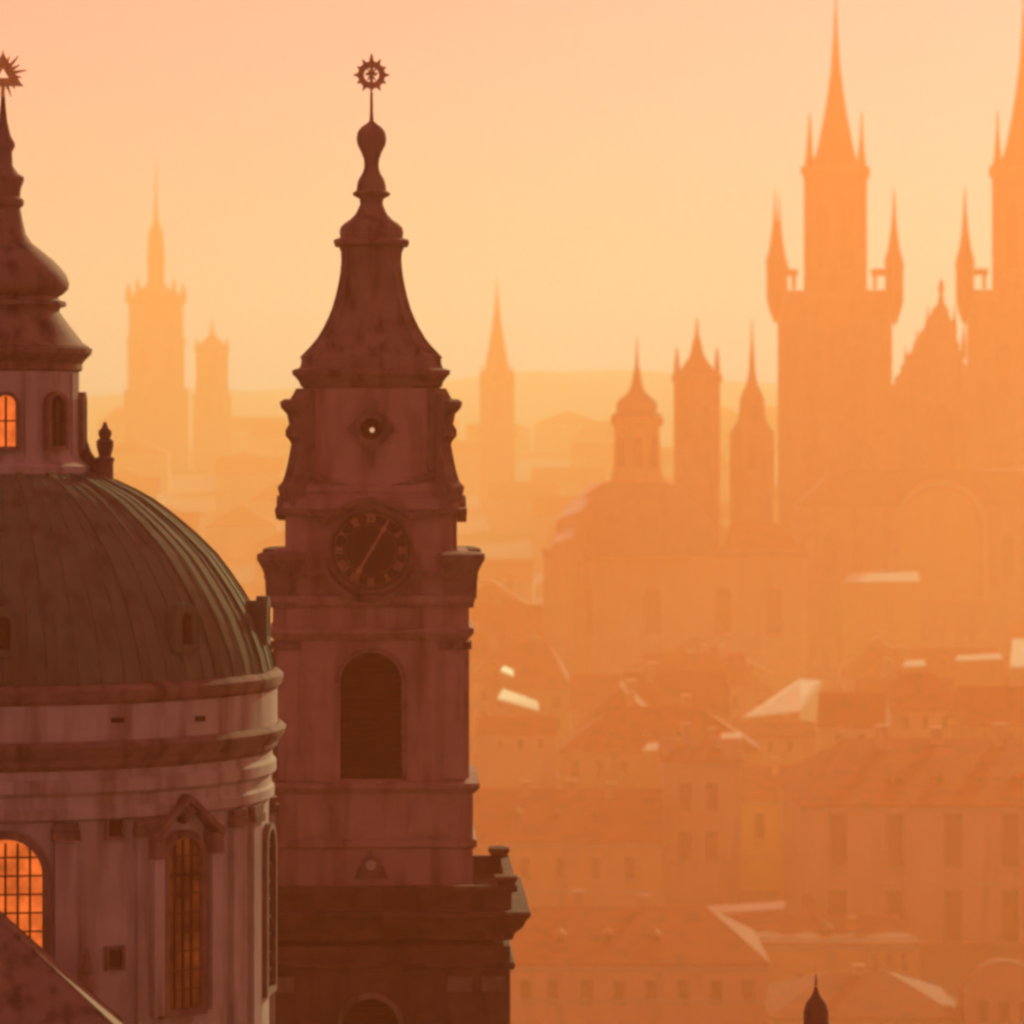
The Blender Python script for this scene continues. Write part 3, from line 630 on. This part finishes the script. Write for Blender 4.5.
def gothic_church():
    d = DD(1375.0); base = gz(d) - 1.5; s, z = P(d, base); cx = 930
    root = thing('gothic_church', 'hazy gothic church with two tall towers bristling with pinnacles at the right', 'church', (X(cx, d), d, base), -R(5.97))
    D = 0.0
    def tower(px):
        x = (px-cx)*s
        body = MB().sq([(56*s, 0), (56*s, z(318)), (58*s, z(314)), (63*s, z(305)), (64*s, z(298)), (64*s, z(292)), (33*s, z(291))], 0, (x, D/2))
        bo = body.build('tower_body', FARSTONE, root)
        MB().sq([(31*s, z(291)+.004), (31*s, z(178)), (34*s, z(174)), (34*s, z(168)), (25*s, z(166))], 0, (x, D/2)).build('upper_storey', FARSTONE, bo)
        sp = MB(); sp.lathe([(25*s, z(166)+.004), (19*s, z(146)), (13*s, z(118)), (8.5*s, z(92)), (5*s, z(66)), (3*s, z(40)), (1.3*s, z(14)), (.8*s, z(-26))], 8, (x, D/2), rot=math.pi/8)
        sp.lathe([(.3*s, z(22)), (2.6*s, z(18)), (.3*s, z(13))], 8, (x, D/2)); sp.build('spire', FARROOF, bo, 20)
        for sx in (-1, 1):
            for sy in (-1, 1):
                c = (x+sx*26*s, D/2+sy*26*s)
                MB().lathe([(5*s, z(190)), (5.5*s, z(172)), (4.2*s, z(164)), (2.2*s, z(146)), (.9*s, z(128)), (.4*s, z(112))], 8, c).build('pinnacle', FARROOF, bo, 20)
                c = (x+sx*58.5*s, D/2+sy*58.5*s)
                MB().lathe([(1*s, z(324)), (6*s, z(310)), (8.5*s, z(300)), (8.5*s, z(268)), (9.5*s, z(264)), (6*s, z(252)), (3*s, z(232)), (1.2*s, z(212)), (.4*s, z(190))], 8, c).build('turret', FARROOF, bo, 20)
        for sx in (-1, 1):                       # open gallery between turret and storey
            g_ = MB().box(x+sx*50*s-14*s, x+sx*50*s+14*s, D/2-62*s, D/2-56*s, z(278), z(271))
            g_.box(x+sx*40*s-2*s, x+sx*40*s+2*s, D/2-62*s, D/2-56*s, z(291), z(278)).build('gallery', FARSTONE, bo)
        yf = D/2-56*s
        for wx, y0, y1, hw in ((-20, 400, 345, 7), (20, 400, 345, 7), (-20, 490, 440, 8), (20, 490, 440, 8)):
            f = MB().prism(pointp(x+wx*s, hw*s, z(y0), z(y1+14), 14*s), yf-.5, yf+.2).build('window', FARROOF, bo)
        yf = D/2-31*s
        for wx in (-12, 12):
            MB().prism(pointp(x+wx*s, 6*s, z(270), z(215), 12*s), yf-.5, yf+.2).build('window', FARROOF, bo)
    tower(836); tower(1023)
    # west gable and nave between the towers
    x0, x1 = (893-cx)*s, (966-cx)*s; mid = (941-cx)*s; y0 = D/2-52*s
    st = [(x0-6*s, 0), (x1+8*s, 0), (x1+8*s, z(392))]
    n_ = 7
    for i in range(n_+1):
        t = i/n_; xx = x1+4*s + (mid+4*s-x1-4*s)*t; zz_ = z(384) + (z(306)-z(384))*t
        st += [(xx, zz_), (xx, zz_+5*s)] if i < n_ else [(xx, zz_)]
    for i in range(n_, -1, -1):
        t = i/n_; xx = x0+2*s + (mid-4*s-x0-2*s)*t; zz_ = z(384) + (z(306)-z(384))*t
        st += [(xx, zz_+5*s), (xx, zz_)] if i < n_ else [(xx, zz_)]
    st.append((x0-6*s, z(392)))
    gbl = MB().prism(st, y0, y0+6).build('gable', FARSTONE, root)
    MB().lathe([(3.5*s, z(306)), (3*s, z(300)), (1.5*s, z(296)), (3.4*s, z(291)), (2.2*s, z(286)), (.4*s, z(280))], 8, (mid, y0+3)).build('statue_niche', FARSTONE, gbl)
    for px, yt in ((906, 352), (917, 335), (928, 312), (954, 312), (963, 330)):
        MB().lathe([(2.6*s, z(yt+30)), (2.4*s, z(yt+14)), (1.2*s, z(yt+4)), (.3*s, z(yt-6))], 6, ((px-cx)*s, y0+3)).build('pinnacle', FARSTONE, gbl)
    MB().prism(pointp(mid, 13*s, z(470), z(430), 26*s), y0-.6, y0+.2).build('window', FARROOF, root)
    MB().rings([[(x0, y0+6.004, 0), (x1, y0+6.004, 0), (x1, y0+6.004, z(400)), (mid, y0+6.004, z(345)), (x0, y0+6.004, z(400))],
                [(x0, y0+110, 0), (x1, y0+110, 0), (x1, y0+110, z(400)), (mid, y0+110, z(345)), (x0, y0+110, z(400))]]).build('nave', FARSTONE, root, 20)
    RES.append((X(760, d), X(1110, d), d-15, d+140))
gothic_church()

def arch_hall():
    d = DD(1250.0); base = gz(d)-1.5; s, z = P(d, base); px0, px1 = 800, 1080; cx = 940
    root = thing('arched_hall', 'hazy hall with big round arch standing before the gothic church', 'hall', (X(cx, d), d, base))
    W = (px1-px0)*s
    MB().box(-W/2, W/2, 0, 40, 0, z(506)).build('wall', FARSTONE, root)
    ar = archp(0, 42*s, z(600), z(528), 16)
    MB().prism(archp(0, 40*s, z(600), z(528), 16), -1.2, 2).build('arch_panel', PLASTER[1], root)
    f = MB().band(ar[1:], [(x*1.13, zz_ + (.13*(zz_-z(528)) if zz_ > z(528) else 0)) for x, zz_ in ar[1:]], -3.5, 1, close=False); f.build('arch_rim', PLASTER[0], root)
    b = MB(); b.prism([(-W/2-1, z(506)+.004), (W/2+1, z(506)+.004), (W*.36, z(470)), (-W*.36, z(470))], -1, 41); b.build('roof', FARROOF, root, 20)
    for x in (-110, -82, 68, 96): MB().prism(archp(x*s, 6*s, z(575), z(540)), -.5, .5).build('window', FARROOF, root)
    RES.append((X(px0, d), X(px1, d), d-6, d+44))
arch_hall()

def cupola_church():
    d = DD(1120.0); base = gz(d)-1.5; s, z = P(d, base); cx = 637
    root = thing('cupola_church', 'hazy baroque church with wide cupola and slim lantern in the middle of the city', 'church', (X(cx, d), d, base))
    MB().lathe([(r*s, z(y)) for r, y in [(84,556),(82,546),(80,535),(74,522),(66,510),(56,499),(46,490),(36,484),(28,481)]], 32).build('dome', GREEN, root)
    MB().lathe([(r*s, z(y)) for r, y in [(28,481),(27,474),(25,470),(24,428),(27,425),(29,421),(27,418)]], 8, rot=math.pi/8).build('lantern', PLASTER[1], root, 20)
    for a in (-45, 0, 45): MB().prism(archp(0, 5*s, z(468), z(441)), -24.4*s, -21*s).xf(azim(a, 0)).build('window', FARROOF, root)
    MB().lathe([(r*s, z(y)) for r, y in [(27,418),(24,414),(20,411),(21,406),(19,401),(13,396),(8,391),(5.5,384),(4,376),(2,366),(1,352),(.5,338)]], 16).build('lantern_roof', GREEN, root)
    x0, x1 = (545-cx)*s, (802-cx)*s
    MB().box(x0, x1, -60*s, 84*s, 0, z(556)).build('wall', PLASTER[0], root)
    c = MB().box(x0-1, x1+1, -60*s-1.2, 84*s+1, z(556)+.004, z(549)); c.build('cornice', FARSTONE, root)
    b = MB(); y0, y1, m_ = -60*s, 84*s, 12*s
    b.rings([[(90*s, y0, z(549)+.004), (x1, y0, z(549)+.004), (x1, y1, z(549)+.004), (90*s, y1, z(549)+.004)], [(94*s, 10*s, z(522)), (x1-26*s, 10*s, z(522)), (x1-26*s, 16*s, z(522)), (94*s, 16*s, z(522))]]).build('nave_roof', ROOF2, root, 20)
    for px in (583, 651, 720, 770):
        f = MB().prism(archp((px-cx)*s, 8*s, z(632), z(592)), -60*s-.5, -60*s+.2).build('window', FARROOF, root)
    for px in (548, 617, 690, 745, 798):
        MB().box((px-cx)*s-5*s, (px-cx)*s+5*s, -60*s-.9, -60*s+.1, 0, z(557)).build('pilaster', PLASTER[0], root)
    RES.append((X(545, d)-4, X(802, d)+4, d-25, d+30))
cupola_church()

def slim_tower(name, label, px, d, prof_body, prof_roof, mat_b=FARSTONE, sqr=True, pins=(), wins=()):
    d = DD(d); base = gz(d)-2; s, z = P(d, base)
    root = thing(name, label, 'tower', (X(px, d), d, base), -math.atan((px-512)*K))
    pb = [(prof_body[0][0]*s, 0)] + [(r*s, z(y)) for r, y in prof_body]
    (MB().sq(pb, 0) if sqr else MB().lathe(pb, 8, rot=math.pi/8)).build('shaft', mat_b, root, 20)
    MB().lathe([(r*s, z(y)) for r, y in prof_roof], 8, rot=math.pi/8).build('spire', FARROOF, root, 20)
    for dx, yb, yt, r in pins:
        for sy in (-1, 1):
            for sx in (-1, 1): MB().lathe([(r*s, z(yb)), (r*s*.9, z(yb-(yb-yt)*.4)), (r*s*.2, z(yt))], 6, (sx*dx*s, sy*abs(dx)*s)).build('pinnacle', FARROOF, root, 20)
    h0 = prof_body[0][0]*s
    for wx, y0, y1, hw in wins: MB().prism(archp(wx*s, hw*s, z(y0), z(y1)), -h0-.4, -h0+.3).build('window', FARROOF, root)
    RES.append((X(px, d)-h0-6, X(px, d)+h0+6, d-h0-6, d+h0+6))
slim_tower('gothic_tower', 'hazy stepped tower with corner pinnacles right of the cupola lantern', 697, 1200, [(23,430),(23,384),(25,381),(25,375),(20,373)],
           [(19,373.2),(17,368),(9,358),(6,350),(5,344),(2,334),(.8,318)], pins=((20,376,348,3),), wins=((-9,440,410,4),(9,440,410,4)))
slim_tower('gothic_tower', 'hazy tower with thin needle spire just left of the twin towers', 752, 1210, [(24,460),(24,432),(20,428),(15,420),(13,402)],
           [(14,402.2),(11,394),(6,384),(3.6,372),(2.6,356),(1.2,340),(.6,320)], sqr=False, wins=((0,470,444,5),))
slim_tower('far_tower', 'faintest tall tower with open lantern far off between dome and bell tower', 156, 2300, [(32,430),(32,392),(28,388),(28,345),(30,343),(30,340),(27,338),(27,304),(31,301),(30,297)],
           [(27,297.2),(22,292),(12,287),(9,282),(9,262),(10.5,260),(9,254),(8.5,240),(7,231),(3.4,224),(1.6,206),(.9,180),(.5,160)], wins=((-12,374,352,5),(12,374,352,5)), pins=((27,298,284,3),(18,294,278,2.5)))
slim_tower('far_tower', 'faint short tower with blunt cap right of the faintest tall tower', 212, 2300, [(19,430),(19,396),(16,393),(16,352),(18,350),(17,347)],
           [(16,347.2),(10,341),(4,336),(1.4,328),(.5,318)], wins=((0,388,366,5),), pins=((15,348,338,2),))
slim_tower('far_tower', 'faint slender spire standing alone just right of the bell tower roof', 497, 2000, [(17,430),(17,388),(18,385),(16,381)],
           [(16,381.2),(13,368),(9,348),(5.5,328),(3,310),(1.2,294),(.5,280)], pins=((15,384,366,2.5),), wins=((0,420,396,5),))

# dark onion topped turret poking in at the bottom edge
def near_turret():
    d = 135.0; base = gz(d)-1; s, z = P(d, base)
    root = thing('turret', 'small dark onion finial of a near turret at the bottom edge', 'turret', (X(816, d), d, base))
    MB().lathe([(r*s, z(y)) for r, y in [(46,1700),(46,1090),(52,1086),(52,1078),(40,1074)]] , 8, rot=math.pi/8).build('shaft', STONE, root, 20)
    MB().lathe([(r*s, z(y)) for r, y in [(48,1078),(34,1066),(22,1052),(16,1042),(14,1032),(12.5,1022),(12.5,1012),(10,1003),(6,998),(3,993),(1.6,988),(.9,980),(.5,974)]], 24).build('onion_roof', DARKSTONE, root)
    MB().lathe([(.4*s,z(988)),(2.2*s,z(986)),(.4*s,z(984))], 10).build('ball', GOLD_DULL, root)
near_turret()

# ------------------------------------------------------------------ the rows of hazy houses
def free(x0, x1, y0, y1):
    return all(x1 < a or x0 > b or y1 < c or y0 > e for a, b, c, e in RES)
BANDS = [(1000, 'red roofed house in the hazy rows between the palace roof and the cupola church', 'house in the middle rows of rooftops'),
         (1500, 'faint house in the hazy rows beside the cupola church and gothic church', 'houses round the hazy churches'),
         (9999, 'barely visible house on the far slope under the skyline', 'houses on the far hazy slope')]
ROWS = [690, 735, 785, 840, 900, 965, 1040, 1150, 1290, 1460, 1600, 1720, 1850, 1980, 2120, 2280, 2440]
for d0 in ROWS:
    d = DD(d0); m_ = d/d0
    lab = next(b for b in BANDS if d0 < b[0])
    dep = min(34, (16 + d0*.008))*m_ ; x = X(470 if d0 < 1000 else (440 if d0 < 1450 else 95), d) + random.uniform(0, 8); xe = X(1045, d)
    while x < xe:
        W = random.uniform(12, 25)*(1 + d0/2600)*m_; D_ = random.uniform(.75, 1)*dep; y = d + random.uniform(-7, 7)
        if free(x, x+W, y, y+D_):
            base = gz(y)-1.5; He = random.uniform(14, 21)*m_ + 1.5; Hr = He + random.uniform(6.5, 10.5)*m_
            al = 'x' if random.random() < .68 else 'y'
            ws = []
            if d0 < 1000:
                nw = int(W/8); ws = [(-W/2 + W*(i+.5)/nw, He-z_, 2.6, 4.6) for i in range(nw) for z_ in (5, 13)]
            ch = [(random.uniform(-.3, .3)*W, random.uniform(.3, .7)*D_, 1.4, Hr+random.uniform(.8, 3.5)) for _ in range(random.choice((1, 2, 2, 3)))] if d0 < 1300 else []
            house(lab[1], 'house', (x+W/2, y, base), W-.8, D_, He, Hr, R(random.uniform(-3, 3)), random.choice(('gable', 'gable', 'hip')), random.choice(PLASTER), random.choice((ROOF, ROOF, ROOF2, ROOF, ROOF2)) if d0 < 1500 else ROOF2, ws, lab[2], ch, along=al,
                  dorm=[(random.uniform(-.35, .35)*W, random.uniform(.25, .5)) for _ in range(random.choice((0, 1, 2, 3)))] if d0 < 1300 else (), dsize=1.7)
            RES.append((x, x+W, y, y+D_))
        x += W + random.choice((0, 0, 0, random.uniform(3, 9)))
